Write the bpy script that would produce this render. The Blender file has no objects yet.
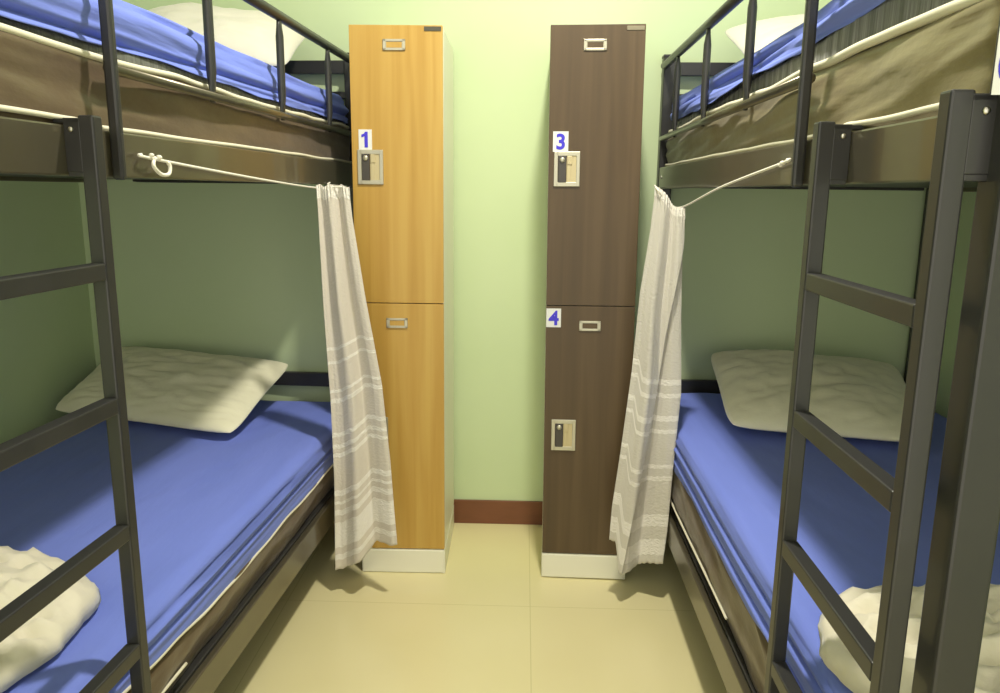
import bpy, bmesh, math, random
from mathutils import Vector, Matrix, noise
random.seed(7)
sc = bpy.context.scene
C = sc.collection
PI = math.pi

# ------------------------------------------------------------------ materials
def mat(name, col, rough=.5, metal=0., spec=.5, sheen=0., coat=0.):
    m = bpy.data.materials.new(name); m.use_nodes = True
    b = m.node_tree.nodes['Principled BSDF']
    b.inputs['Base Color'].default_value = (*col, 1)
    b.inputs['Roughness'].default_value = rough
    b.inputs['Metallic'].default_value = metal
    b.inputs['Specular IOR Level'].default_value = spec
    b.inputs['Sheen Weight'].default_value = sheen
    b.inputs['Coat Weight'].default_value = coat
    return m
def nd(m, t, **kw):
    n = m.node_tree.nodes.new(t)
    for k, v in kw.items():
        if k in n.inputs.keys(): n.inputs[k].default_value = v
        else: setattr(n, k, v)
    return n
def lk(m, a, b): m.node_tree.links.new(a, b)
def bsdf(m): return m.node_tree.nodes['Principled BSDF']
def ramp(m, fac, stops):
    r = nd(m, 'ShaderNodeValToRGB'); e = r.color_ramp.elements
    while len(e) < len(stops): e.new(.5)
    for i, (p, c) in enumerate(stops):
        e[i].position = p; e[i].color = (*c, 1)
    lk(m, fac, r.inputs['Fac']); return r
def coords(m, scale=(1, 1, 1), kind='Object'):
    t = nd(m, 'ShaderNodeTexCoord'); mp = nd(m, 'ShaderNodeMapping')
    mp.inputs['Scale'].default_value = scale
    lk(m, t.outputs[kind], mp.inputs['Vector']); return mp.outputs['Vector']
def bump(m, h, strength=.2, dist=.01):
    b = nd(m, 'ShaderNodeBump'); b.inputs['Strength'].default_value = strength; b.inputs['Distance'].default_value = dist
    lk(m, h, b.inputs['Height']); lk(m, b.outputs['Normal'], bsdf(m).inputs['Normal']); return b
def noisy(name, c1, c2, scale=(8, 8, 8), rough=.6, bs=.0, detail=4, **kw):
    m = mat(name, c1, rough, **kw)
    n = nd(m, 'ShaderNodeTexNoise'); n.inputs['Scale'].default_value = 1; n.inputs['Detail'].default_value = detail
    lk(m, coords(m, scale), n.inputs['Vector'])
    r = ramp(m, n.outputs['Fac'], [(.3, c1), (.7, c2)])
    lk(m, r.outputs['Color'], bsdf(m).inputs['Base Color'])
    if bs: bump(m, n.outputs['Fac'], bs, .004)
    return m

M = {}
M['wall'] = noisy('green_wall_paint', (.545, .655, .385), (.565, .67, .405), (3, 3, 3), .55, .04)
M['ceiling'] = noisy('white_ceiling_paint', (.80, .78, .70), (.82, .80, .72), (2, 2, 2), .8)
M['baseboard'] = noisy('brown_skirting_tile', (.15, .052, .020), (.18, .062, .025), (9, 9, 30), .35)
# floor tiles, 60 cm, hair-thin joints
m = mat('cream_floor_tiles', (.68, .60, .30), .24)
v = coords(m)
sep = nd(m, 'ShaderNodeSeparateXYZ'); lk(m, v, sep.inputs[0])
def joint(out, off):
    a = nd(m, 'ShaderNodeMath', operation='ADD'); lk(m, out, a.inputs[0]); a.inputs[1].default_value = off
    w = nd(m, 'ShaderNodeMath', operation='PINGPONG'); lk(m, a.outputs[0], w.inputs[0]); w.inputs[1].default_value = .4
    l = nd(m, 'ShaderNodeMath', operation='LESS_THAN'); lk(m, w.outputs[0], l.inputs[0]); l.inputs[1].default_value = .0014
    return l.outputs[0]
jx = joint(sep.outputs['X'], 8 - .04); jy = joint(sep.outputs['Y'], 8 - 2.30)
mx = nd(m, 'ShaderNodeMath', operation='MAXIMUM'); lk(m, jx, mx.inputs[0]); lk(m, jy, mx.inputs[1])
n = nd(m, 'ShaderNodeTexNoise'); n.inputs['Scale'].default_value = 2.2; lk(m, v, n.inputs['Vector'])
r = ramp(m, n.outputs['Fac'], [(.3, (.71, .64, .345)), (.7, (.74, .67, .375))])
mix = nd(m, 'ShaderNodeMix', data_type='RGBA'); lk(m, mx.outputs[0], mix.inputs['Factor'])
lk(m, r.outputs['Color'], mix.inputs['A']); mix.inputs['B'].default_value = (.60, .54, .28, 1)
lk(m, mix.outputs['Result'], bsdf(m).inputs['Base Color']); M['floor'] = m

def wood(name, a, b, c, rough, sc_=1):
    m = mat(name, a, rough)
    v = coords(m, (28*sc_, 28*sc_, 1.1*sc_))
    n = nd(m, 'ShaderNodeTexNoise'); n.inputs['Scale'].default_value = 1; n.inputs['Detail'].default_value = 5
    n.inputs['Distortion'].default_value = .6; lk(m, v, n.inputs['Vector'])
    v2 = coords(m, (7*sc_, 7*sc_, .45*sc_))
    n2 = nd(m, 'ShaderNodeTexNoise'); n2.inputs['Scale'].default_value = 1; n2.inputs['Detail'].default_value = 3; lk(m, v2, n2.inputs['Vector'])
    ad = nd(m, 'ShaderNodeMath', operation='ADD'); lk(m, n.outputs['Fac'], ad.inputs[0]); lk(m, n2.outputs['Fac'], ad.inputs[1])
    hf = nd(m, 'ShaderNodeMath', operation='MULTIPLY'); lk(m, ad.outputs[0], hf.inputs[0]); hf.inputs[1].default_value = .5
    r = ramp(m, hf.outputs[0], [(.36, a), (.5, b), (.64, c)])
    lk(m, r.outputs['Color'], bsdf(m).inputs['Base Color'])
    bump(m, n.outputs['Fac'], .06, .002)
    return m
M['oak'] = wood('honey_oak_laminate', (.42, .235, .035), (.50, .30, .06), (.56, .36, .085), .42)
M['walnut'] = wood('dark_walnut_laminate', (.066, .041, .017), (.085, .053, .022), (.108, .069, .031), .42)
M['carcass'] = mat('cream_laminate', (.82, .81, .66), .4)
M['seam'] = mat('door_gap_shadow_strip', (.08, .05, .03), .8)
M['metal'] = noisy('dark_painted_steel', (.029, .029, .028), (.037, .036, .034), (5, 5, 5), .40, metal=.15, coat=.12)
M['rail'] = noisy('dark_steel_olive_reflection', (.115, .10, .065), (.135, .12, .08), (5, 5, 5), .30, metal=.55, coat=.3)  # dark steel; the olive reflection of the room is put into the base colour
M['bolt'] = mat('zinc_bolt', (.6, .58, .5), .3, 1.)
M['chrome'] = mat('brushed_nickel', (.50, .48, .37), .34, .6)
M['lockdark'] = mat('dark_lock_face', (.055, .048, .04), .35)
M['lockbrass'] = mat('beige_lock_recess', (.55, .47, .27), .4, .3)
M['card'] = mat('white_card', (.74, .75, .72), .6)
M['blueink'] = mat('blue_print', (.055, .04, .62), .6)
M['blackplate'] = mat('dark_name_plate', (.07, .065, .04), .4)
M['silverplate'] = mat('grey_name_plate', (.24, .21, .14), .4, .3)

def fabric(name, c1, c2, bscale, bstr, rough=.75, sheen=.3, weave=900):
    m = mat(name, c1, rough, sheen=sheen, spec=.3)
    n = nd(m, 'ShaderNodeTexNoise'); n.inputs['Scale'].default_value = 1; n.inputs['Detail'].default_value = 6
    lk(m, coords(m, bscale), n.inputs['Vector'])
    r = ramp(m, n.outputs['Fac'], [(.3, c1), (.7, c2)])
    lk(m, r.outputs['Color'], bsdf(m).inputs['Base Color'])
    bump(m, n.outputs['Fac'], bstr, .02)
    return m
M['sheet'] = fabric('blue_cotton_sheet', (.165, .225, .66), (.185, .245, .70), (9, 2.0, 26), .30, .8, .05)
bsdf(M['sheet']).inputs['Specular IOR Level'].default_value = .15
M['cover'] = fabric('brown_mattress_cover', (.085, .057, .032), (.125, .088, .046), (5, 4, 12), .35, .36, .1)
M['cover_olive'] = fabric('olive_mattress_cover', (.175, .14, .06), (.21, .175, .08), (5, 4, 12), .35, .36, .1)
M['border'] = fabric('dark_mattress_border', (.07, .075, .058), (.095, .10, .078), (4, 40, 3), .35, .6)
M['piping'] = mat('cream_piping', (.72, .68, .52), .6)
M['pillow'] = fabric('cream_pillow_cotton', (.80, .77, .56), (.84, .81, .60), (7, 7, 7), .35)
M['pillow_white'] = fabric('white_pillow_cotton', (.66, .63, .53), (.70, .67, .57), (7, 7, 7), .35)
M['blanket'] = fabric('cream_quilt_cotton', (.70, .655, .51), (.74, .69, .55), (10, 10, 10), .45)
M['cord'] = mat('white_cord', (.80, .77, .66), .7)

def curtain_mat(name, bands, base=(.50, .46, .37)):
    """satin curtain: rough lace stripes at given v positions of the cloth (v: 0 top, 1 hem)"""
    m = mat(name, base, .36, sheen=.4, spec=.6)
    t = nd(m, 'ShaderNodeTexCoord'); s = nd(m, 'ShaderNodeSeparateXYZ'); lk(m, t.outputs['UV'], s.inputs[0])
    n = nd(m, 'ShaderNodeTexNoise'); n.inputs['Scale'].default_value = 1; n.inputs['Detail'].default_value = 4
    lk(m, coords(m, (18, 160, 1), 'UV'), n.inputs['Vector'])
    r = nd(m, 'ShaderNodeValToRGB'); r.color_ramp.interpolation = 'CONSTANT'
    e = r.color_ramp.elements
    st = [(0, 0)]
    for a, b in bands: st += [(a, 1), (b, 0)]
    while len(e) < len(st): e.new(.5)
    for i, (p, c) in enumerate(st): e[i].position = p; e[i].color = (c, c, c, 1)
    lk(m, s.outputs['Y'], r.inputs['Fac'])
    mix = nd(m, 'ShaderNodeMix', data_type='RGBA'); lk(m, r.outputs['Color'], mix.inputs['Factor'])
    mix.inputs['A'].default_value = (*base, 1); mix.inputs['B'].default_value = (.74, .71, .64, 1)
    lk(m, mix.outputs['Result'], bsdf(m).inputs['Base Color'])
    rr = nd(m, 'ShaderNodeMapRange'); lk(m, r.outputs['Color'], rr.inputs[0]); rr.inputs[3].default_value = .33; rr.inputs[4].default_value = .75
    lk(m, rr.outputs[0], bsdf(m).inputs['Roughness'])
    ml = nd(m, 'ShaderNodeMath', operation='MULTIPLY'); lk(m, r.outputs['Color'], ml.inputs[0]); lk(m, n.outputs['Fac'], ml.inputs[1])
    ad = nd(m, 'ShaderNodeMath', operation='ADD'); lk(m, ml.outputs[0], ad.inputs[0]); lk(m, n.outputs['Fac'], ad.inputs[1])
    bump(m, ad.outputs[0], .5, .004)
    return m

# ------------------------------------------------------------------ mesh helpers
def link(name, me, m, parent=None, smooth=False):
    o = bpy.data.objects.new(name, me); C.objects.link(o)
    if m is not None: me.materials.append(m)
    if smooth:
        for p in me.polygons: p.use_smooth = True
    if parent: o.parent = parent
    return o
def obj(name, bm, m, parent=None, smooth=False):
    bmesh.ops.recalc_face_normals(bm, faces=bm.faces)
    me = bpy.data.meshes.new(name); bm.to_mesh(me); bm.free()
    return link(name, me, m, parent, smooth)
def box(bm, x0, x1, y0, y1, z0, z1, bev=0.):
    if x0 > x1: x0, x1 = x1, x0
    t = bmesh.new()
    bmesh.ops.create_cube(t, size=1)
    for v in t.verts:
        v.co = Vector(((x0+x1)/2+v.co.x*(x1-x0), (y0+y1)/2+v.co.y*(y1-y0), (z0+z1)/2+v.co.z*(z1-z0)))
    if bev: bmesh.ops.bevel(t, geom=t.edges[:], offset=bev, segments=2, affect='EDGES', profile=.5)
    me = bpy.data.meshes.new('t'); t.to_mesh(me); t.free(); bm.from_mesh(me); bpy.data.meshes.remove(me)
def tube(bm, pts, r, n=10, rx=None, caps=True):
    """round tube through points; r a number or list; rx optional second radius list (flattened ends)"""
    pts = [Vector(p) for p in pts]; rings = []
    up0 = None
    for i, p in enumerate(pts):
        d = (pts[min(i+1, len(pts)-1)] - pts[max(i-1, 0)]).normalized()
        if up0 is None: up0 = Vector((1, 0, 0)) if abs(d.x) < .8 else Vector((0, 0, 1))
        a = (up0 - d*up0.dot(d)).normalized(); b = d.cross(a); up0 = a
        ra = r[i] if isinstance(r, (list, tuple)) else r
        rb = rx[i] if rx else ra
        rings.append([bm.verts.new(p + a*ra*math.cos(2*PI*k/n) + b*rb*math.sin(2*PI*k/n)) for k in range(n)])
    for A, B in zip(rings, rings[1:]):
        for k in range(n): bm.faces.new((A[k], A[(k+1) % n], B[(k+1) % n], B[k]))
    if caps: bm.faces.new(rings[0]); bm.faces.new(rings[-1][::-1])
def catmull(P, n=8):
    P = [Vector(p) for p in P]; out = []
    Q = [P[0]*2-P[1]] + P + [P[-1]*2-P[-2]]
    for i in range(1, len(Q)-2):
        for k in range(n):
            t = k/n; a, b, c, d = Q[i-1:i+3]
            out.append(.5*((2*b)+(-a+c)*t+(2*a-5*b+4*c-d)*t*t+(-a+3*b-3*c+d)*t**3))
    out.append(P[-1]); return out
def sphere(bm, c, r, sx=1, sy=1, sz=1, seg=10):
    ret = bmesh.ops.create_uvsphere(bm, u_segments=seg, v_segments=max(6, seg//2), radius=r)
    for v in ret['verts']: v.co = Vector((v.co.x*sx+c[0], v.co.y*sy+c[1], v.co.z*sz+c[2]))
def empty(name, loc=(0, 0, 0), rz=0):
    o = bpy.data.objects.new(name, None); C.objects.link(o); o.location = loc; o.rotation_euler = (0, 0, rz); return o
def tag(o, label, cat, group=None):
    o['label'] = label; o['category'] = cat
    if group: o['group'] = group
    return o
def struct(name, bm, m):
    o = obj(name, bm, m); o['kind'] = 'structure'; return o
def nz(x, y, z): return noise.noise(Vector((x, y, z)))
def fbm(x, y, z, o=4): return noise.fractal(Vector((x, y, z)), .9, 2., o)
def smooth01(a, b, x):
    t = max(0, min(1, (x-a)/(b-a))); return t*t*(3-2*t)

# ------------------------------------------------------------------ the room
WX0, WX1, WY, HC, Y0 = -1.70, 1.505, 2.941, 2.95, -1.2
bm = bmesh.new(); box(bm, WX0-.1, WX1+.1, Y0, WY+.1, -.1, 0); struct('floor', bm, M['floor'])
bm = bmesh.new(); box(bm, WX0-.1, WX1+.1, Y0, WY+.1, HC, HC+.1); struct('ceiling', bm, M['ceiling'])
bm = bmesh.new(); box(bm, WX0-.1, WX1+.1, WY, WY+.1, 0, HC); struct('wall_back', bm, M['wall'])
bm = bmesh.new(); box(bm, WX0-.1, WX0, Y0, WY, 0, HC); struct('wall_left', bm, M['wall'])
bm = bmesh.new(); box(bm, WX1, WX1+.1, Y0, WY, 0, HC); struct('wall_right', bm, M['wall'])
bm = bmesh.new(); box(bm, WX0+.012, WX1-.012, WY-.010, WY, 0, .100, .002); struct('baseboard_back', bm, M['baseboard'])

# ------------------------------------------------------------------ lockers
def text_mesh(ch, size, m, parent, loc, name='number'):
    cu = bpy.data.curves.new('t', 'FONT'); cu.body = ch; cu.size = size; cu.extrude = .0004; cu.offset = size*.028
    cu.align_x = 'CENTER'; cu.align_y = 'CENTER'; cu.resolution_u = 6
    to = bpy.data.objects.new('t', cu); C.objects.link(to)
    bpy.context.view_layer.update()
    me = bpy.data.meshes.new_from_object(to.evaluated_get(bpy.context.evaluated_depsgraph_get()))
    bpy.data.objects.remove(to); bpy.data.curves.remove(cu)
    ys = [v.co.y for v in me.vertices]; xs = [v.co.x for v in me.vertices]
    cx, cy = (min(xs)+max(xs))/2, (min(ys)+max(ys))/2
    for v in me.vertices: v.co = Vector((v.co.x-cx, -v.co.z, v.co.y-cy))
    o = link(name, me, m, parent); o.location = loc; return o
def stroke_digit(ch, h, m, parent, loc, name='number'):
    w = h*.62; th = h*.20
    if ch == '1':
        lines = [[(-.17, .27), (-.02, .35), (.06, .46)], [(.06, .46), (.06, -.5)]]
        poly = [(-.05, -.5), (.17, -.5), (.17, .5), (.0, .5), (-.07, .38), (-.25, .31), (-.25, .14), (-.14, .17), (-.05, .22)]
    me = bpy.data.meshes.new(name)
    n = len(poly)
    me.from_pydata([(x*h, 0, z*h) for x, z in poly]+[(x*h, -.0005, z*h) for x, z in poly], [],
                   [tuple(range(n))[::-1], tuple(range(n, 2*n))]+[(i, (i+1) % n, n+(i+1) % n, n+i) for i in range(n)])
    me.update(); o = link(name, me, m, parent); o.location = loc; return o
def locker(x, y, rz, W, wood_m, label, nums, plate_m, plate, holders, locks, hinge):
    D, H, S, B = .415, 1.83, .9646, .092
    t = tag(empty('locker', (x, y, 0), rz), label, 'locker')
    bm = bmesh.new()
    box(bm, .0, .016, .018, D, B, H-.002, .001); box(bm, W-.016, W, .018, D, B, H-.002, .001)   # side panels
    box(bm, .016, W-.016, .018, D, H-.018, H-.002); box(bm, .016, W-.016, .018, D, B, B+.016)
    box(bm, .016, W-.016, .022, D, S-.008, S+.008); box(bm, .016, W-.016, D-.006, D, B, H-.002)
    obj('cabinet_body', bm, M['carcass'], t)
    bm = bmesh.new(); box(bm, -.001, W+.001, .002, D-.01, 0, B-.002, .002); box(bm, .004, W-.004, -.001, .006, .004, B-.006, .001)
    obj('plinth', bm, M['carcass'], t)
    for i, (z0, z1) in enumerate(((S+.0015, H), (B+.001, S-.0015))):
        bm = bmesh.new(); box(bm, .001, W-.001, 0, .018, z0, z1, .0012)
        d = obj('door', bm, wood_m, t)
        d['label'] = ('upper door', 'lower door')[i]
        hx, hz = holders[i]
        bm = bmesh.new()
        w, h = .035, .0165
        box(bm, hx-w, hx+w, -.004, 0, hz+h-.007, hz+h, .001); box(bm, hx-w, hx+w, -.004, 0, hz-h, hz-h+.007, .001)
        box(bm, hx-w, hx-w+.010, -.004, 0, hz-h, hz+h, .001); box(bm, hx+w-.010, hx+w, -.004, 0, hz-h, hz+h, .001)
        box(bm, hx-w+.006, hx+w-.006, -.0015, 0, hz-h+.004, hz+h-.004)
        me_o = obj('label_holder', bm, M['chrome'], d)
        bm = bmesh.new(); box(bm, hx-w+.011, hx+w-.011, -.0022, -.0012, hz-h+.008, hz+h-.008); obj('label_slot', bm, wood_m, d)
        if locks[i]:
            lx, lz = locks[i]; w, h = .041, .054
            bm = bmesh.new()   # recessed pull: a frame with a well
            box(bm, lx-w, lx-w+.013, -.005, 0, lz-h, lz+h, .0015); box(bm, lx+w-.012, lx+w, -.005, 0, lz-h, lz+h, .0015)
            box(bm, lx-w+.008, lx+w-.008, -.005, 0, lz+h-.014, lz+h, .0015); box(bm, lx-w+.008, lx+w-.008, -.005, 0, lz-h, lz-h+.014, .0015)
            hd = obj('handle', bm, M['chrome'], d)
            bm = bmesh.new(); box(bm, lx-w+.014, lx-.002, -.0065, -.001, lz-h+.013, lz+h-.013, .001); obj('lock_plate', bm, M['lockdark'], d)
            bm = bmesh.new(); box(bm, lx-.001, lx+w-.011, -.0025, -.0003, lz-h+.013, lz+h-.013, .0005)
            box(bm, lx+.001, lx+.013, -.0035, -.0005, lz-h+.013, lz+h-.013, .001)
            box(bm, lx+.001, lx+.016, -.006, -.002, lz+h-.040, lz+h-.014, .001); obj('latch', bm, M['lockbrass'], d)
            bm = bmesh.new(); sphere(bm, (lx-w+.0265, -.008, lz+h-.026), .0085, 1, .5, 1, 14); obj('lock_knob', bm, M['chrome'], d, True)
    for ch, cx, cz, w, h in nums:
        bm = bmesh.new(); box(bm, cx-w/2, cx+w/2, -.0062 if cz > 1.4 else -.001, -.0052 if cz > 1.4 else 0, cz-h/2, cz+h/2)
        yy = -.0012
        for vv in bm.verts: vv.co.y = -.0012 if vv.co.y < (-.0057 if cz > 1.4 else -.0005) else 0
        k = obj('number_card', bm, M['card'], t)
        (stroke_digit if ch == '1' else text_mesh)(ch, h*(.78 if ch == '1' else 1.05), M['blueink'], k, (cx, -.0016, cz))
    bm = bmesh.new(); px, pz, pw, ph = plate; box(bm, px, px+pw, -.002, 0, pz, pz+ph, .0005); obj('name_plate', bm, plate_m, t)
    return t
LX, RX, LW = -.5533, .0815, .2925
locker(LX, 2.503, .012, LW, M['oak'], 'tall honey-oak two-door locker numbered 1 beside the left bunk bed',
       [('1', .045, 1.487, .042, .062)], M['blackplate'], (LW-.058, 1.813, .053, .013),
       [(.141, 1.772), (.137, .899)], [(.060, 1.402), (.060, .52)], 1)
lr = locker(RX, 2.497, -.036, LW-.002, M['walnut'], 'tall dark walnut two-door locker numbered 3 and 4 beside the right bunk bed',
       [('3', .038, 1.484, .048, .062), ('4', .026, .924, .048, .062)], M['silverplate'], (LW-.060, 1.812, .053, .012),
       [(.138, 1.770), (.145, .899)], [(.059, 1.400), (.066, .524)], 1)

lr.rotation_euler = (0, -.0065, -.036); lr.location.z = .0015
# ------------------------------------------------------------------ bunk beds   (local x: 0 = aisle face, + = towards the wall after mirroring)
BW, YN, YF = 1.005, .82, 2.928
def make_bed(side, ox, rz, label, guard_y, g_post):
    s = 1 if side == 'R' else -1
    t = tag(empty('bunk_bed', (ox, 3.0, 0), rz), label, 'bunk bed')
    def B(name, m, *bs, bev=.002):
        bm = bmesh.new()
        for (x0, x1, y0, y1, z0, z1) in bs:
            box(bm, s*x0, s*x1, y0-3, y1-3, z0, z1, bev)
        return obj(name, bm, m, t)
    mt = M['metal']
    P = .045
    for (x0, y0, P2) in ((0, YN-.02, P), (BW-.022, YN-.02, .018), (0, YF-P, P), (BW-.022, YF-P, .018)):
        o = B('bed_post', mt, (x0, x0+P2+.004, y0, y0+P, 0, 1.805), bev=.004)
        bm = bmesh.new(); box(bm, s*(x0-.002), s*(x0+P2+.006), y0-3-.002, y0+P-3+.002, 1.803, 1.812, .002); obj('post_cap', bm, mt, o)
        bm = bmesh.new(); box(bm, s*(x0-.002), s*(x0+P2+.006), y0-3-.002, y0+P-3+.002, 0.0, .012, .002); obj('foot_cap', bm, mt, o)
    yn, yf = YN+P-.021, YF-P+.001
    # upper and lower side rails, steel angle with an inward flange
    for x in (0, BW-.022):
        a = 0 if x == 0 else 1
        for (z0, z1) in ((1.346, 1.422), (.212, .294)):
            r = B('side_rail', M['rail'], (x+.002, x+.020, yn, yf, z0, z1), bev=.003)
            if x == 0:
                for yy in (yn+.05, yf-.05):
                    bm = bmesh.new(); sphere(bm, (s*.001, yy-3, z0+.04), .006, .5, 1, 1)
                    obj('bolt', bm, M['bolt'], r, True)
    for z in (1.372, .300):
        B('bed_base', mt, (.020, BW-.024, YN+.03, YF-.036, z-.012, z), bev=.002)
    # head and foot frames
    for y0 in (YF-.034, YN-.008):
        for (z0, z1) in ((1.742, 1.788), (1.655, 1.680), (1.350, 1.420), (.572, .626), (.40, .43), (.23, .29)):
            B('frame_bar', mt, (P-.002, BW-P+.002, y0, y0+.022, z0, z1), bev=.003)
    # guard rail: lower tube, upper tube, flattened balusters
    g0, g1 = g_post, YF-P/2-.005
    bm = bmesh.new(); tube(bm, [(s*.002, g0-3+.010, 1.524), (s*.006, g1-3, 1.524)], .0095, 12); obj('guard_tube', bm, M['rail'], t, True)
    bm = bmesh.new(); tube(bm, [(s*.006, g0-.002-3, 1.777), (s*.006, g1-3+.01, 1.777)], .0135, 12); obj('guard_top_tube', bm, mt, t, True)
    for y in guard_y:
        bm = bmesh.new()
        zs = [1.512, 1.522, 1.54, 1.575, 1.65, 1.725, 1.75, 1.77]
        ra = [.004, .0045, .006, .0105, .0105, .0105, .0065, .005]; rb = [.013, .013, .0125, .0105, .0105, .0105, .0125, .012]
        tube(bm, [(s*.005, y-3, z) for z in zs], ra, 12, rb)
        obj('guard_bar', bm, mt, t, True)
    bm = bmesh.new(); box(bm, s*-.019, s*0.001, g_post-.008-3, g_post+.008-3, 1.342, 1.83, .005); obj('guard_post', bm, mt, t)
    return t
bedL = make_bed('L', -.6031, -.0531, 'dark steel bunk bed on the left, in front of the oak locker', (1.71, 2.13, 2.55), 1.307)
bedR = make_bed('R', .4860, -.0047, 'dark steel bunk bed on the right, beside the walnut locker', (1.79, 2.215, 2.64), 1.373)
def frame(side):   # matrix from bed coordinates (x inward, y real, z) to world
    ox, rz, s = (-.6031, -.0531, -1) if side == 'L' else (.4860, -.0047, 1)
    Mx = Matrix.Translation((ox, 3.0, 0)) @ Matrix.Rotation(rz, 4, 'Z')
    return lambda x, y, z: Mx @ Vector((s*x, y-3.0, z))

# ladders, hooked over the upper side rail
def ladder(side, ys, label):
    F = frame(side); s = 1 if side == 'R' else -1
    rz = -.0531 if side == 'L' else -.0047
    o0 = F(-.034, (ys[0]+ys[1])/2, 0)
    t = tag(empty('ladder', o0, rz), label, 'ladder')
    hy = (ys[1]-ys[0])/2
    for sg in (-1, 1):
        bm = bmesh.new(); box(bm, -.0125, .0125, sg*hy-.0125, sg*hy+.0125, .0, 1.436, .003)
        q = obj('ladder_rail', bm, M['metal'], t)
        bm = bmesh.new()
        y = sg*hy
        box(bm, s*.010, s*.036, y-.0125, y-.007, 1.352, 1.432, .001)            # plate beside the rail
        box(bm, s*.0105, s*.0345, y-.0125, y+.0125, 1.345, 1.352, .001)
        box(bm, s*.010, s*.052, y-.0125, y+.0125, 1.4245, 1.431, .001)          # tongue over the side rail
        obj('hook', bm, M['metal'], q)
        bm = bmesh.new(); sphere(bm, (s*.024, y-.0135, 1.415), .0042, 1, .5, 1); obj('screw', bm, M['bolt'], q, True)
    for z in (1.213, .995, .775, .555, .335, .115):
        bm = bmesh.new(); box(bm, -.0122, .0122, -hy+.0125, hy-.0125, z-.027, z, .0025)
        obj('rung', bm, M['metal'], t)
    return t
ladder('L', (.853, 1.196), 'dark steel ladder hooked on the left bunk bed')
ladder('R', (.838, 1.199), 'dark steel ladder hooked on the right bunk bed')

# ------------------------------------------------------------------ soft things: swept rounded boxes
def soft_box(name, side, x0, x1, y0, y1, z0, z1, rad, m, parent=None, disp=None, nx=40, ny=150, nzv=22, open_bottom=False, erad=None, zbot=None, base=None):
    """rounded slab in bed coordinates; disp(p, n, u) -> new Vector. zbot(y): lower hem height for cloth shells"""
    F = frame(side); erad = erad or rad
    bm = bmesh.new()
    prof = []  # cross-section (x, z), from aisle-bottom up over the top and down the wall side
    L1 = [(x0, z0+(z1-rad-z0)*i/nzv) for i in range(nzv)]
    arc1 = [(x0+rad-rad*math.cos(a), z1-rad+rad*math.sin(a)) for a in [PI/2*i/7 for i in range(8)]]
    top = [(x0+rad+(x1-x0-2*rad)*i/nx, z1) for i in range(1, nx)]
    arc2 = [(x1-rad+rad*math.sin(a), z1-rad+rad*math.cos(a)) for a in [PI/2*i/7 for i in range(8)]]
    L2 = [(x1, z1-rad-(z1-rad-z0)*i/6) for i in range(1, 7)]
    prof = L1+arc1+top+arc2+L2
    if not open_bottom: prof += [(x1-(x1-x0)*i/12, z0) for i in range(1, 12)]
    n = len(prof)
    yy = [y0+(y1-y0)*j/ny for j in range(ny+1)]
    ys = []
    for k in range(7): ys.append((y0+erad-erad*math.cos(PI/2*k/7*1.0) if False else y0+erad*(1-math.cos(PI/2*k/7)), 1-math.sin(PI/2*k/7)))
    ys += [(y0+erad+(y1-y0-2*erad)*j/ny, 0) for j in range(ny+1)]
    for k in range(6, -1, -1): ys.append((y1-erad*(1-math.cos(PI/2*k/7)), 1-math.sin(PI/2*k/7)))
    cx = (x0+x1)/2
    rings = []
    for (y, sh) in ys:
        ring = []
        for (x, z) in prof:
            ex = x + (-1 if x > cx else 1)*min(erad*sh, abs(x-cx)) * (1 if abs(x-cx) > 1e-6 else 0)
            ez = z
            if z > z1-rad*1.01: ez = z - erad*sh*.9*((z-(z1-rad))/rad)
            if zbot:
                f = (z-z0)/(z1-z0); zb = zbot(y); ez = zb+(ez-z0)*(z1-zb)/(z1-z0)
            p = Vector((ex, y, ez))
            if disp: p = disp(p)
            w = F(p.x, p.y, p.z)
            if base: w = base.inverted() @ w
            ring.append(bm.verts.new(w))
        rings.append(ring)
    for A, B_ in zip(rings, rings[1:]):
        for k in range(n-1 if open_bottom else n): bm.faces.new((A[k], A[(k+1) % n], B_[(k+1) % n], B_[k]))
    # ends
    for R_ in (rings[0], rings[-1]):
        if open_bottom:
            # close the end with strips between mirrored indices
            i, j = 0, n-1
            while j-i > 2:
                bm.faces.new((R_[i], R_[i+1], R_[j-1], R_[j])); i += 1; j -= 1
            if j-i == 2: bm.faces.new((R_[i], R_[i+1], R_[j]))
        else: bm.faces.new(R_)
    o = obj(name, bm, m, parent, True)
    return o
def shell(o, th=.002):
    md = o.modifiers.new('thickness', 'SOLIDIFY'); md.thickness = th; md.offset = 1

def cord_line(name, side, pts, r, m, parent, n=6, sub=6):
    F = frame(side); bm = bmesh.new()
    tube(bm, [F(*p) for p in catmull(pts, sub)], r, n); return obj(name, bm, m, parent, True)

def wob(y, k, a=.006): return a*nz(y*2.3+k*7.1, k*3.3, .5) + a*.5*nz(y*7+k, k, 2.)
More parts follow.
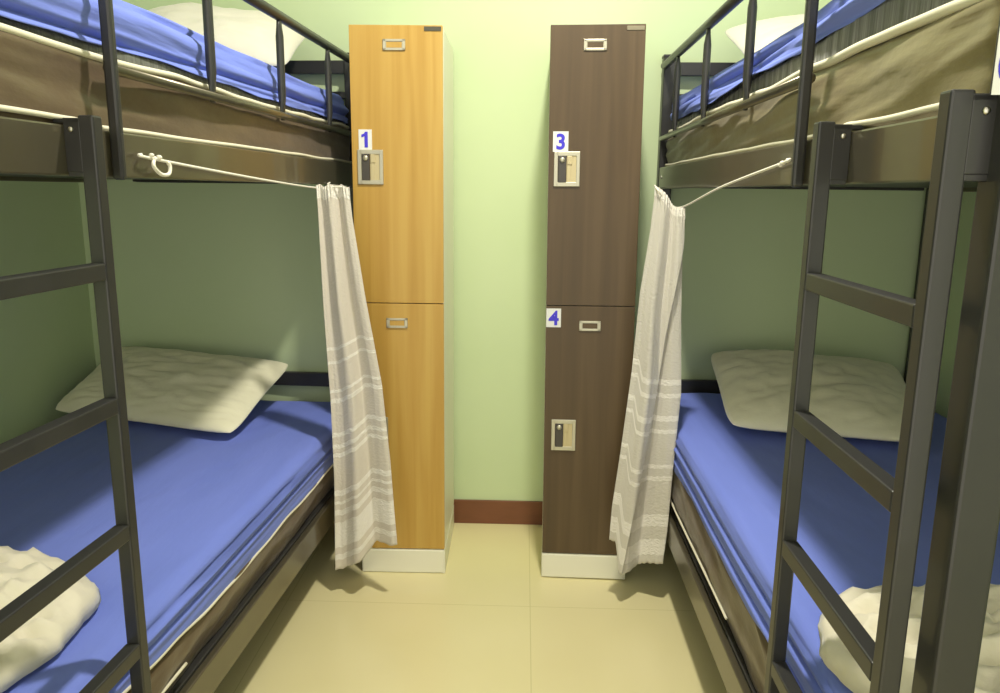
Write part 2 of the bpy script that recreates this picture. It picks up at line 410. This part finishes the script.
# ---- upper mattresses
def upper_mattress(side, label, sheet_label, seed, ruck):
    y0, y1 = .862, 2.872; xa, xb = .027, BW-.045
    def d(p):
        side_f = 1-smooth01(xa, xa+.06, p.x)
        h = smooth01(1.37, 1.45, p.z)*(1-smooth01(1.50, 1.555, p.z)*.6)
        a = nz(p.y*3+seed, p.z*9-p.y*2.2*ruck, seed)*.011 + abs(nz(p.y*2.4+seed, p.z*30+p.y*3*ruck, 3+seed))*-.012*ruck + nz(p.y*8, p.z*40+p.y*5, seed)*.002
        g = p.z+.11*p.y
        a += ruck*(.010*nz(p.y*1.6+seed, g*24, seed+2) - .016*max(0, .30-abs(nz(p.y*1.1, g*17, seed+6)))*smooth01(1.7, 1.2, p.y))
        p = p.copy(); p.x += side_f*h*(a-.004)
        return p
    t = tag(soft_box('mattress', side, xa, xb, y0, y1, 1.376, 1.550, .02, M['cover'] if side == 'L' else M['cover_olive'], disp=d, ny=220, nzv=26, erad=.03), label, 'mattress')
    hem = lambda y: (1.562 if side == 'L' else 1.566) + wob(y, seed+4, .012) + ((.004+.036*smooth01(2.4, 1.1, y)) if side == 'R' else 0)
    # dark quilted border above the cover, below the sheet
    def d2(p):
        p = p.copy(); sf = 1-smooth01(xa, xa+.1, p.x); p.x += .022*sf*smooth01(hem(p.y)+.0, hem(p.y)+.012, p.z); p.x += (1-smooth01(xa, xa+.08, p.x))*(.0008*math.sin(p.y*150+2*nz(p.y*6,1,1))*smooth01(.5, 1, ruck) + .003*nz(p.y*4, p.z*5, 8)); return p
    soft_box('border', side, xa+.010, xb-.012, y0+.012, y1-.012, 1.548, 1.630, .03, M['border'], t, disp=d2, ny=300, nzv=8, erad=.03)
    zz = lambda y: 1.546+wob(y, seed, .010)
    ys = [y0+.03+(y1-y0-.06)*i/60 for i in range(61)]
    cord_line('piping', side, [(xa+.001+.004*nz(y*3, seed, 0), y, zz(y)) for y in ys], .0062 if side == 'L' else .0078, M['piping'], t, 8, 3)
    cord_line('lower_piping', side, [(xa-.009, y, 1.4285+.003*nz(y*5, seed, 3)+(.006 if y < 1.25 else 0)) for y in ys], .0045, M['piping'], t, 8, 3)
    # sheet
    def d3(p):
        sf = 1-smooth01(xa, xa+.10, p.x)
        q = p.copy()
        q.x += sf*.06*max(0, .22-abs(nz(p.y*.55+seed, p.z*15, seed+9)))+sf*.03*max(0, .2-abs(nz(p.y*1.3, p.z*34+p.y, seed+3)))
        q.x += sf*.006*nz(p.y*.9, p.z*75, seed+2)
        zz_ = p.z*26 + 1.6*nz(p.y*1.2, 3, seed)
        w = nz(p.y*1.1+seed, zz_, seed)*.013 + nz(p.y*2.8, zz_*2.1, seed+5)*.005
        q.x += sf*(w-.004)
        q.z += (1-sf)*(.006*nz(p.x*5, p.y*3, seed)) + sf*smooth01(1.60, 1.66, p.z)*.012*nz(p.y*2.2, 1, seed)
        return q
    sh = soft_box('bed_sheet', side, xa+.001, xb-.004, y0+.006, y1-.004, 1.565, 1.662, .045, M['sheet'], disp=d3, ny=220, nzv=24, open_bottom=True, erad=.05, zbot=hem)
    shell(sh, .0015); tag(sh, sheet_label, 'bed sheet')
    return t
upper_mattress('L', 'brown covered mattress on the upper bunk at left, with cream piping', 'blue fitted sheet on the upper left bunk mattress', 1.3, .35)
upper_mattress('R', 'olive brown wrinkled mattress on the upper bunk at right', 'blue fitted sheet on the upper right bunk mattress', 5.9, 1.0)

# ---- lower mattresses
def lower_mattress(side, top, hemz, creases, label, sheet_label, seed):
    y0, y1 = .862, 2.868; xa, xb = .016, BW-.03
    def d(p):
        sf = 1-smooth01(xa, xa+.06, p.x); q = p.copy()
        q.x += sf*(nz(p.y*3, p.z*12-p.y*2, seed)*.010 + nz(p.y*9, p.z*25-p.y*5, seed)*.005 - .002)
        q.x += sf*.018*smooth01(.37, .31, p.z)
        q.x += sf*.030*smooth01(hemz-.002, hemz+.022, p.z)
        q.z -= .012*smooth01(top-.05, top-.01, p.z)
        q.z += sf*.010*nz(p.y*1.7, seed, 1)*smooth01(.40, .33, p.z)
        return q
    t = tag(soft_box('mattress', side, xa, xb, y0, y1, .304, top-.006, .03, M['cover'], disp=d, ny=160, nzv=18, erad=.04), label, 'mattress')
    ys = [y0+.03+(y1-y0-.06)*i/50 for i in range(51)]
    cord_line('piping', side, [(xa-.003, y, .343+.006*nz(y*2, seed, 3)) for y in ys if (y < 1.46 if side == 'L' else 1.66 < y < 2.5)], .0034, M['piping'], t, 8, 3)
    hem = lambda y: hemz + wob(y, seed+2, .012) + .02*smooth01(1.6, 1.2, y)
    def d3(p):
        sf = 1-smooth01(xa, xa+.13, p.x); q = p.copy()
        f = 0
        for (zc, dep, wd) in creases:
            zc2 = zc + .008*nz(p.y*1.3, zc*9, seed)
            f += dep*math.exp(-((p.z-zc2)/wd)**2)
            f -= dep*.75*math.exp(-((p.z-zc2+2.2*wd)/(1.6*wd))**2)
        q.x += sf*(f + .004*nz(p.y*1.5, p.z*30, seed) + .0015*nz(p.y*6, p.z*90, seed))
        top_f = smooth01(top-.03, top, p.z)
        wave = .005*nz(p.x*4, p.y*2.5, seed) + .0022*nz(p.x*16+p.y*7, p.y*3, seed+2)
        # soft hollows around the near end
        nr = smooth01(1.35, 1.0, p.y)
        wave += nr*.016*nz((p.x*2.2+p.y*3.2)*2.2, (p.x-p.y)*1.5, seed+9)
        # radial folds at the far aisle corner
        q.z += top_f*wave
        return q
    sh = soft_box('bed_sheet', side, xa-.004, xb+.003, y0-.004, y1+.006, hemz, top, .040 if side == 'L' else .03, M['sheet'], disp=d3, ny=200, nzv=34, nx=90, open_bottom=True, erad=.045, zbot=hem)
    shell(sh, .0015); tag(sh, sheet_label, 'bed sheet')
    # cream edge of the sheet's hem
    if side == 'L': cord_line('hem', side, [(xa-.005, y, hem(y)-.002) for y in ys], .0036, M['piping'], sh, 8, 3)
    return t
lower_mattress('L', .525, .408, [(.498, .013, .004), (.462, .005, .004)],
               'brown mattress on the lower bunk at left, under a blue sheet', 'blue sheet on the lower left bunk, with one long side crease', 2.2)
lower_mattress('R', .590, .458, [(.568, .006, .003), (.541, .009, .004), (.497, .008, .004)],
               'brown mattress on the lower bunk at right, under a blue sheet', 'blue sheet on the lower right bunk, with several side creases', 8.1)

# ------------------------------------------------------------------ pillows
def pillow(name, corners, T, m, label, seed, flat=.25, pinch=.06, wr=1., cat='pillow', group=None, n=56):
    """corners: front-left, front-right, back-right, back-left (world)"""
    c = [Vector(p) for p in corners]
    nrm = (c[1]-c[0]).cross(c[3]-c[0]).normalized()
    base = (c[0]+c[1]+c[2]+c[3])/4
    bm = bmesh.new(); grids = []
    for sgn in (1, -1):
        g = []
        for j in range(n+1):
            row = []
            for i in range(n+1):
                u, v = 2*i/n-1, 2*j/n-1
                uu = math.sin(u*PI/2); vv = math.sin(v*PI/2)
                cr = 1-.07*abs(uu*vv)**5
                pu = uu*(1-pinch*(1-vv*vv))*cr; pv = vv*(1-pinch*(1-uu*uu))*cr
                s_, t_ = (pu+1)/2, (pv+1)/2
                p = c[0]*(1-s_)*(1-t_)+c[1]*s_*(1-t_)+c[2]*s_*t_+c[3]*(1-s_)*t_
                e = max(0, (1-uu**4))**.55*max(0, (1-vv**4))**.55
                e = e*(.62+.38*(1-uu*uu)*(1-vv*vv))
                edge = 1-min(1, (1-abs(uu))/.35) if abs(uu) > .65 else 0
                w = nz(uu*2.2+seed, vv*2.2, seed)*.12 + nz(uu*6+vv*2, vv*5+seed, seed)*.07*wr - abs(nz(uu*2.5-vv*7+seed, vv*2+uu*3, 4+seed))*.10*wr
                h = T*e*(1+w) if sgn > 0 else -T*flat*e
                row.append(p + nrm*h)
            g.append(row)
        grids.append(g)
    V = {}
    def vert(k, i, j):
        key = ('e', i, j) if i in (0, n) or j in (0, n) else (k, i, j)
        if key not in V: V[key] = bm.verts.new(grids[k][j][i]-base)
        return V[key]
    for k in (0, 1):
        for j in range(n):
            for i in range(n):
                bm.faces.new((vert(k, i, j), vert(k, i+1, j), vert(k, i+1, j+1), vert(k, i, j+1)))
    o = obj(name, bm, m, None, True); o.location = base
    return tag(o, label, cat, group)
pillow('pillow', [(-1.665, 2.55, .556), (-.915, 2.325, .552), (-.865, 2.845, .680), (-1.56, 2.865, .735)], .075, M['pillow'],
       'cream pillow on the blue sheet of the lower left bunk', 3.1, .48, .05, 2.4)
pillow('pillow', [(.630, 2.27, .632), (1.20, 2.15, .628), (1.40, 2.84, .715), (.685, 2.83, .755)], .085, M['pillow'],
       'thick cream pillow on the blue sheet of the lower right bunk', 6.4, .55, .03, 1.8)
pillow('pillow', [(-1.35, 2.40, 1.70), (-.72, 2.42, 1.690), (-.745, 2.83, 1.875), (-1.35, 2.83, 1.925)], .10, M['pillow_white'],
       'white pillow on the upper left bunk behind the guard rail', 1.7, .15, .05, .8)
pillow('pillow', [(.68, 2.45, 1.69), (1.33, 2.45, 1.70), (1.36, 2.83, 1.885), (.655, 2.83, 1.885)], .09, M['pillow_white'],
       'white pillow on the upper right bunk behind the guard rail', 9.2, .15, .05, .8)

# ------------------------------------------------------------------ rumpled quilts at the near ends of the lower bunks
def quilt(name, outline, z0, H, m, label, seed):
    """outline: closed world polygon (x, y); heap that rises quickly from the rim"""
    P = catmull([(x, y, 0) for x, y in outline]+[(outline[0][0], outline[0][1], 0)], 10)[:-1]
    cx = sum(p.x for p in P)/len(P); cy = sum(p.y for p in P)/len(P); n = len(P); R_ = 40
    bm = bmesh.new(); rings = []
    for side in (1, -1):
        for r in (range(0, R_+1) if side == 1 else range(R_-1, 0, -1)):
            f = r/R_
            ring = []
            for k, p in enumerate(P):
                x = cx+(p.x-cx)*f; y = cy+(p.y-cy)*f
                ang = math.atan2(p.y-cy, p.x-cx)
                rim = 1+.018*nz(math.cos(ang)*5+seed, math.sin(ang)*5, seed)*f**3+.010*nz(math.cos(ang)*14, math.sin(ang)*14+seed, 1)*f**4
                x = cx+(x-cx)*rim; y = cy+(y-cy)*rim
                if side == 1:
                    e = (1-f**5)**.5
                    x += .03*nz(x*6, y*6, seed+5); fold = 1-abs(nz(x*5+seed, y*5, seed))*2
                    w = .20*nz(x*4, y*4, seed)+.30*fold*.6-.24*abs(nz(x*8+y*5, y*14-x*4, seed+3))*2-.22*abs(nz(x*17-y*12, y*22+x*9, seed+1))*2+.05*nz(x*30, y*30, seed)
                    z = z0+.012+H*e*(.72+w)
                else:
                    z = z0+.012-.010*(1-f**6)
                ring.append((x, y, z))
            rings.append(ring)
    vs = []
    ctop = bm.verts.new(rings[0][0]); vs.append(None)
    for ring in rings[1:]: vs.append([bm.verts.new(q) for q in ring])
    cbot = bm.verts.new((cx, cy, z0+.002))
    for k in range(n):
        bm.faces.new((ctop, vs[1][k], vs[1][(k+1) % n]))
        bm.faces.new((cbot, vs[-1][(k+1) % n], vs[-1][k]))
    for A, B_ in zip(vs[1:], vs[2:]):
        for k in range(n): bm.faces.new((A[k], A[(k+1) % n], B_[(k+1) % n], B_[k]))
    o = obj(name, bm, m, None, True)
    return tag(o, label, 'blanket')
quilt('quilt', [(-1.40, 1.42), (-1.12, 1.50), (-.95, 1.46), (-.83, 1.35), (-.80, 1.22), (-.80, 1.12), (-.86, .95), (-.95, .88), (-1.3, .87), (-1.52, .95), (-1.54, 1.25)],
      .527, .105, M['blanket'], 'rumpled cream quilt on the lower left bunk behind the ladder', 4.4)
quilt('quilt', [(.495, 1.13), (.525, 1.25), (.62, 1.31), (.90, 1.32), (1.2, 1.32), (1.38, 1.2), (1.38, .95), (1.1, .88), (.75, .88), (.58, .92), (.515, 1.02)],
      .592, .095, M['blanket'], 'rumpled cream quilt on the lower right bunk behind the ladder', 7.7)

# ------------------------------------------------------------------ curtains
def lerp_tab(tab, z):
    for (a, b) in zip(tab, tab[1:]):
        if z <= b[0]:
            f = (z-a[0])/(b[0]-a[0]) if b[0] > a[0] else 0
            f = max(0, f); return [p+(q-p)*f for p, q in zip(a[1:], b[1:])]
    return list(tab[-1][1:])
def curtain(name, tab, m, label, nf, seed, y0, amp, topz, botz, group=None, nu=150, nv=150, phase=0, extra=None):
    """tab rows: (v, x_left, x_right); topz(u), botz(u) heights"""
    bm = bmesh.new(); uvl = bm.loops.layers.uv.new('UVMap'); g = []
    for j in range(nv+1):
        v = j/nv; xl, xr = lerp_tab(tab, v); row = []
        for i in range(nu+1):
            u = i/nu
            ph = nf*2*PI*(u+.06*nz(v*1.5, seed, u*2)) + phase
            a = amp*(.55+.6*v) * (1+.5*nz(u*5, v*2, seed))
            x = xl+(xr-xl)*u + .25*a*math.cos(ph)*(1 if 0 < i < nu else .6)
            y = y0 + a*math.sin(ph) + .22*a*math.sin(ph*1.7+1+v*2) + .0015*nz(u*14, v*5, seed)
            if v < .05: y += .0025*math.sin(u*80)*(1-v/.05)
            z = topz(u)*(1-v)+botz(u)*v
            p = Vector((x, y, z))
            if extra: p = extra(p, u, v)
            row.append((bm.verts.new(p), u, v))
        g.append(row)
    for j in range(nv):
        for i in range(nu):
            q = (g[j][i], g[j][i+1], g[j+1][i+1], g[j+1][i])
            f = bm.faces.new([a[0] for a in q])
            for l, a in zip(f.loops, q): l[uvl].uv = (a[1], a[2])
    me = bpy.data.meshes.new(name); bm.to_mesh(me); bm.free()
    o = link(name, me, m, None, True)
    shell(o, .0016)
    return tag(o, label, 'curtain', group)
def fold_r(p, u, v):
    uf = lerp_tab([(0, 1.05), (.10, 1.0), (.35, .66), (.55, .48), (1, .26)], v)[0]
    p = p.copy(); p.y -= .024*smooth01(uf+.015, uf-.015, u); return p
bandsL = [(0, .03), (.395, .405), (.43, .44), (.505, .515), (.53, .54), (.62, .632), (.652, .662), (.675, .685), (.775, .79), (.805, .815), (.83, .845), (.865, .935), (.955, .97)]
bandsR = [(0, .02), (.46, .475), (.50, .51), (.56, .575), (.60, .61), (.70, .712), (.735, .747), (.85, .885), (.925, .97)]
M['curtainL'] = curtain_mat('cream_satin_curtain', bandsL, (.60, .55, .47))
M['curtainR'] = curtain_mat('ivory_satin_curtain', bandsR, (.57, .54, .47))
curtain('curtain', [(0, -.628, -.528), (.08, -.625, -.520), (.28, -.620, -.488), (.53, -.608, -.440), (.75, -.606, -.418), (.90, -.610, -.408), (1, -.612, -.400)],
        M['curtainL'], 'cream satin curtain gathered on the cord of the left bunk bed', 1.9, 2.0, 2.34, .016,
        lambda u: 1.342+.004*math.sin(u*18), lambda u: .088+.05*smooth01(.1, .5, u)+.055*smooth01(.4, .7, u)+.0015*math.sin(u*40))
curtain('curtain', [(0, .388, .474), (.12, .378, .480), (.28, .357, .486), (.50, .343, .499), (.72, .320, .486), (.90, .300, .478), (1, .296, .470)],
        M['curtainR'], 'ivory satin curtain gathered on the cord of the right bunk bed', 1.6, 7.0, 2.36, .016,
        lambda u: 1.350-.060*smooth01(0, .8, u), lambda u: .215-.105*smooth01(.12, .22, u)+.030*smooth01(.3, 1., u)+.0015*math.sin(u*60), phase=1.9, extra=fold_r)

# cords that carry the curtains, tied to a screw in the upper side rail
def cord(pts, label, knot, loop):
    bm = bmesh.new(); tube(bm, catmull(pts, 8), .0028, 8)
    t = obj('rope', bm, M['cord'], None, True); tag(t, label, 'cord')
    bm = bmesh.new()
    for c, r in knot: sphere(bm, c, r, 1, .8, .8)
    if loop: tube(bm, catmull(loop, 8), .0036, 8)
    obj('knot', bm, M['cord'], t, True)
    return t
FL, FR = frame('L'), frame('R')
kL = FL(-.012, 1.415, 1.381); kR = FR(-.010, 1.455, 1.386)
cord([FL(-.004, 1.385, 1.388), kL, FL(-.016, 1.9, 1.353), (-.635, 2.34, 1.336), (-.58, 2.338, 1.338), (-.545, 2.345, 1.339), FL(-.012, 2.46, 1.345), FL(-.004, 2.50, 1.352)],
     'white cord along the left bunk bed, tied in a loop knot', [(kL, .0065), (kL+Vector((.004, .012, .003)), .006), (kL+Vector((.002, -.012, .006)), .005)],
     [kL, kL+Vector((.004, -.010, -.014)), kL+Vector((.006, .012, -.027)), kL+Vector((.006, .042, -.026)), kL+Vector((.006, .050, -.012)), kL+Vector((.004, .045, -.004))])
cord([FR(-.003, 1.452, 1.392), kR, FR(-.012, 1.9, 1.345), (.472, 2.36, 1.290), (.43, 2.358, 1.302), (.39, 2.362, 1.350), FR(-.008, 2.868, 1.35)],
     'white cord along the right bunk bed, sagging to its curtain', [(kR, .0055), (kR+Vector((0, .012, -.003)), .0045)], None)

# white number card taped on the near post of the right bunk bed
c0 = FR(.0105, .7985, 1.468)
t = tag(empty('number_sign', c0, -.0047), 'white card with a blue number on the near post of the right bunk bed', 'sign')
bm = bmesh.new(); box(bm, -.033, .033, -.0008, .0, -.041, .041); obj('card', bm, M['card'], t)
text_mesh('6', .078, M['blueink'], t, (-.0115, -.0014, -.005))

GROUPS = {'locker': 'lockers against the green wall', 'bunk bed': 'bunk beds on both sides of the aisle', 'ladder': 'ladders of the bunk beds',
          'mattress': 'mattresses on the bunk beds', 'bed sheet': 'blue sheets on the bunk beds', 'pillow': 'pillows at the head of the bunks',
          'blanket': 'cream quilts on the lower bunks', 'curtain': 'curtains hung beside the lockers', 'cord': 'cords that carry the curtains'}
for o in C.objects:
    if o.parent is None and 'category' in o.keys() and o['category'] in GROUPS: o['group'] = GROUPS[o['category']]
# ------------------------------------------------------------------ light
w = bpy.data.worlds.new('World'); sc.world = w; w.use_nodes = True
bg = w.node_tree.nodes['Background']; bg.inputs[0].default_value = (1.0, .95, .82, 1); bg.inputs[1].default_value = 1.5
def area(name, loc, e, size, col):
    l = bpy.data.lights.new(name, 'AREA'); l.shape = 'DISK'; l.energy = e; l.size = size; l.color = col
    o = bpy.data.objects.new(name, l); C.objects.link(o); o.location = loc; return o
area('ceiling_lamp', (.16, 1.62, 2.90), 42, .13, (1, .95, .83))
area('added_fill_light', (0, -.55, 2.90), 8, .7, (1, .95, .83))  # added soft fill behind the camera, brightens the space under the bunks

# ------------------------------------------------------------------ camera (fitted: f 768.5 px, pitch .1985, yaw .0295, roll .011)
f, p, yw, rl = 768.53, .1985, .0295, .011
fw = Vector((-math.sin(yw)*math.cos(p), math.cos(yw)*math.cos(p), -math.sin(p)))
rt = Vector((math.cos(yw), math.sin(yw), 0)); up = rt.cross(fw)
c_, s_ = math.cos(rl), math.sin(rl)
R1 = rt*c_+up*s_; R2 = -rt*s_+up*c_
cam = bpy.data.cameras.new('camera'); co = bpy.data.objects.new('camera', cam); C.objects.link(co)
mw = Matrix((R1, R2, -fw)).transposed().to_4x4(); mw.translation = (0, 0, 1.329)
co.matrix_world = mw
cam.sensor_fit = 'HORIZONTAL'; cam.sensor_width = 36; cam.lens = f*36/1000; cam.clip_start = .02
sc.camera = co
sc.view_settings.view_transform = 'Standard'; sc.view_settings.look = 'None'
sc.view_settings.gamma = 1; sc.view_settings.use_curve_mapping = False
sc.view_settings.exposure = .34
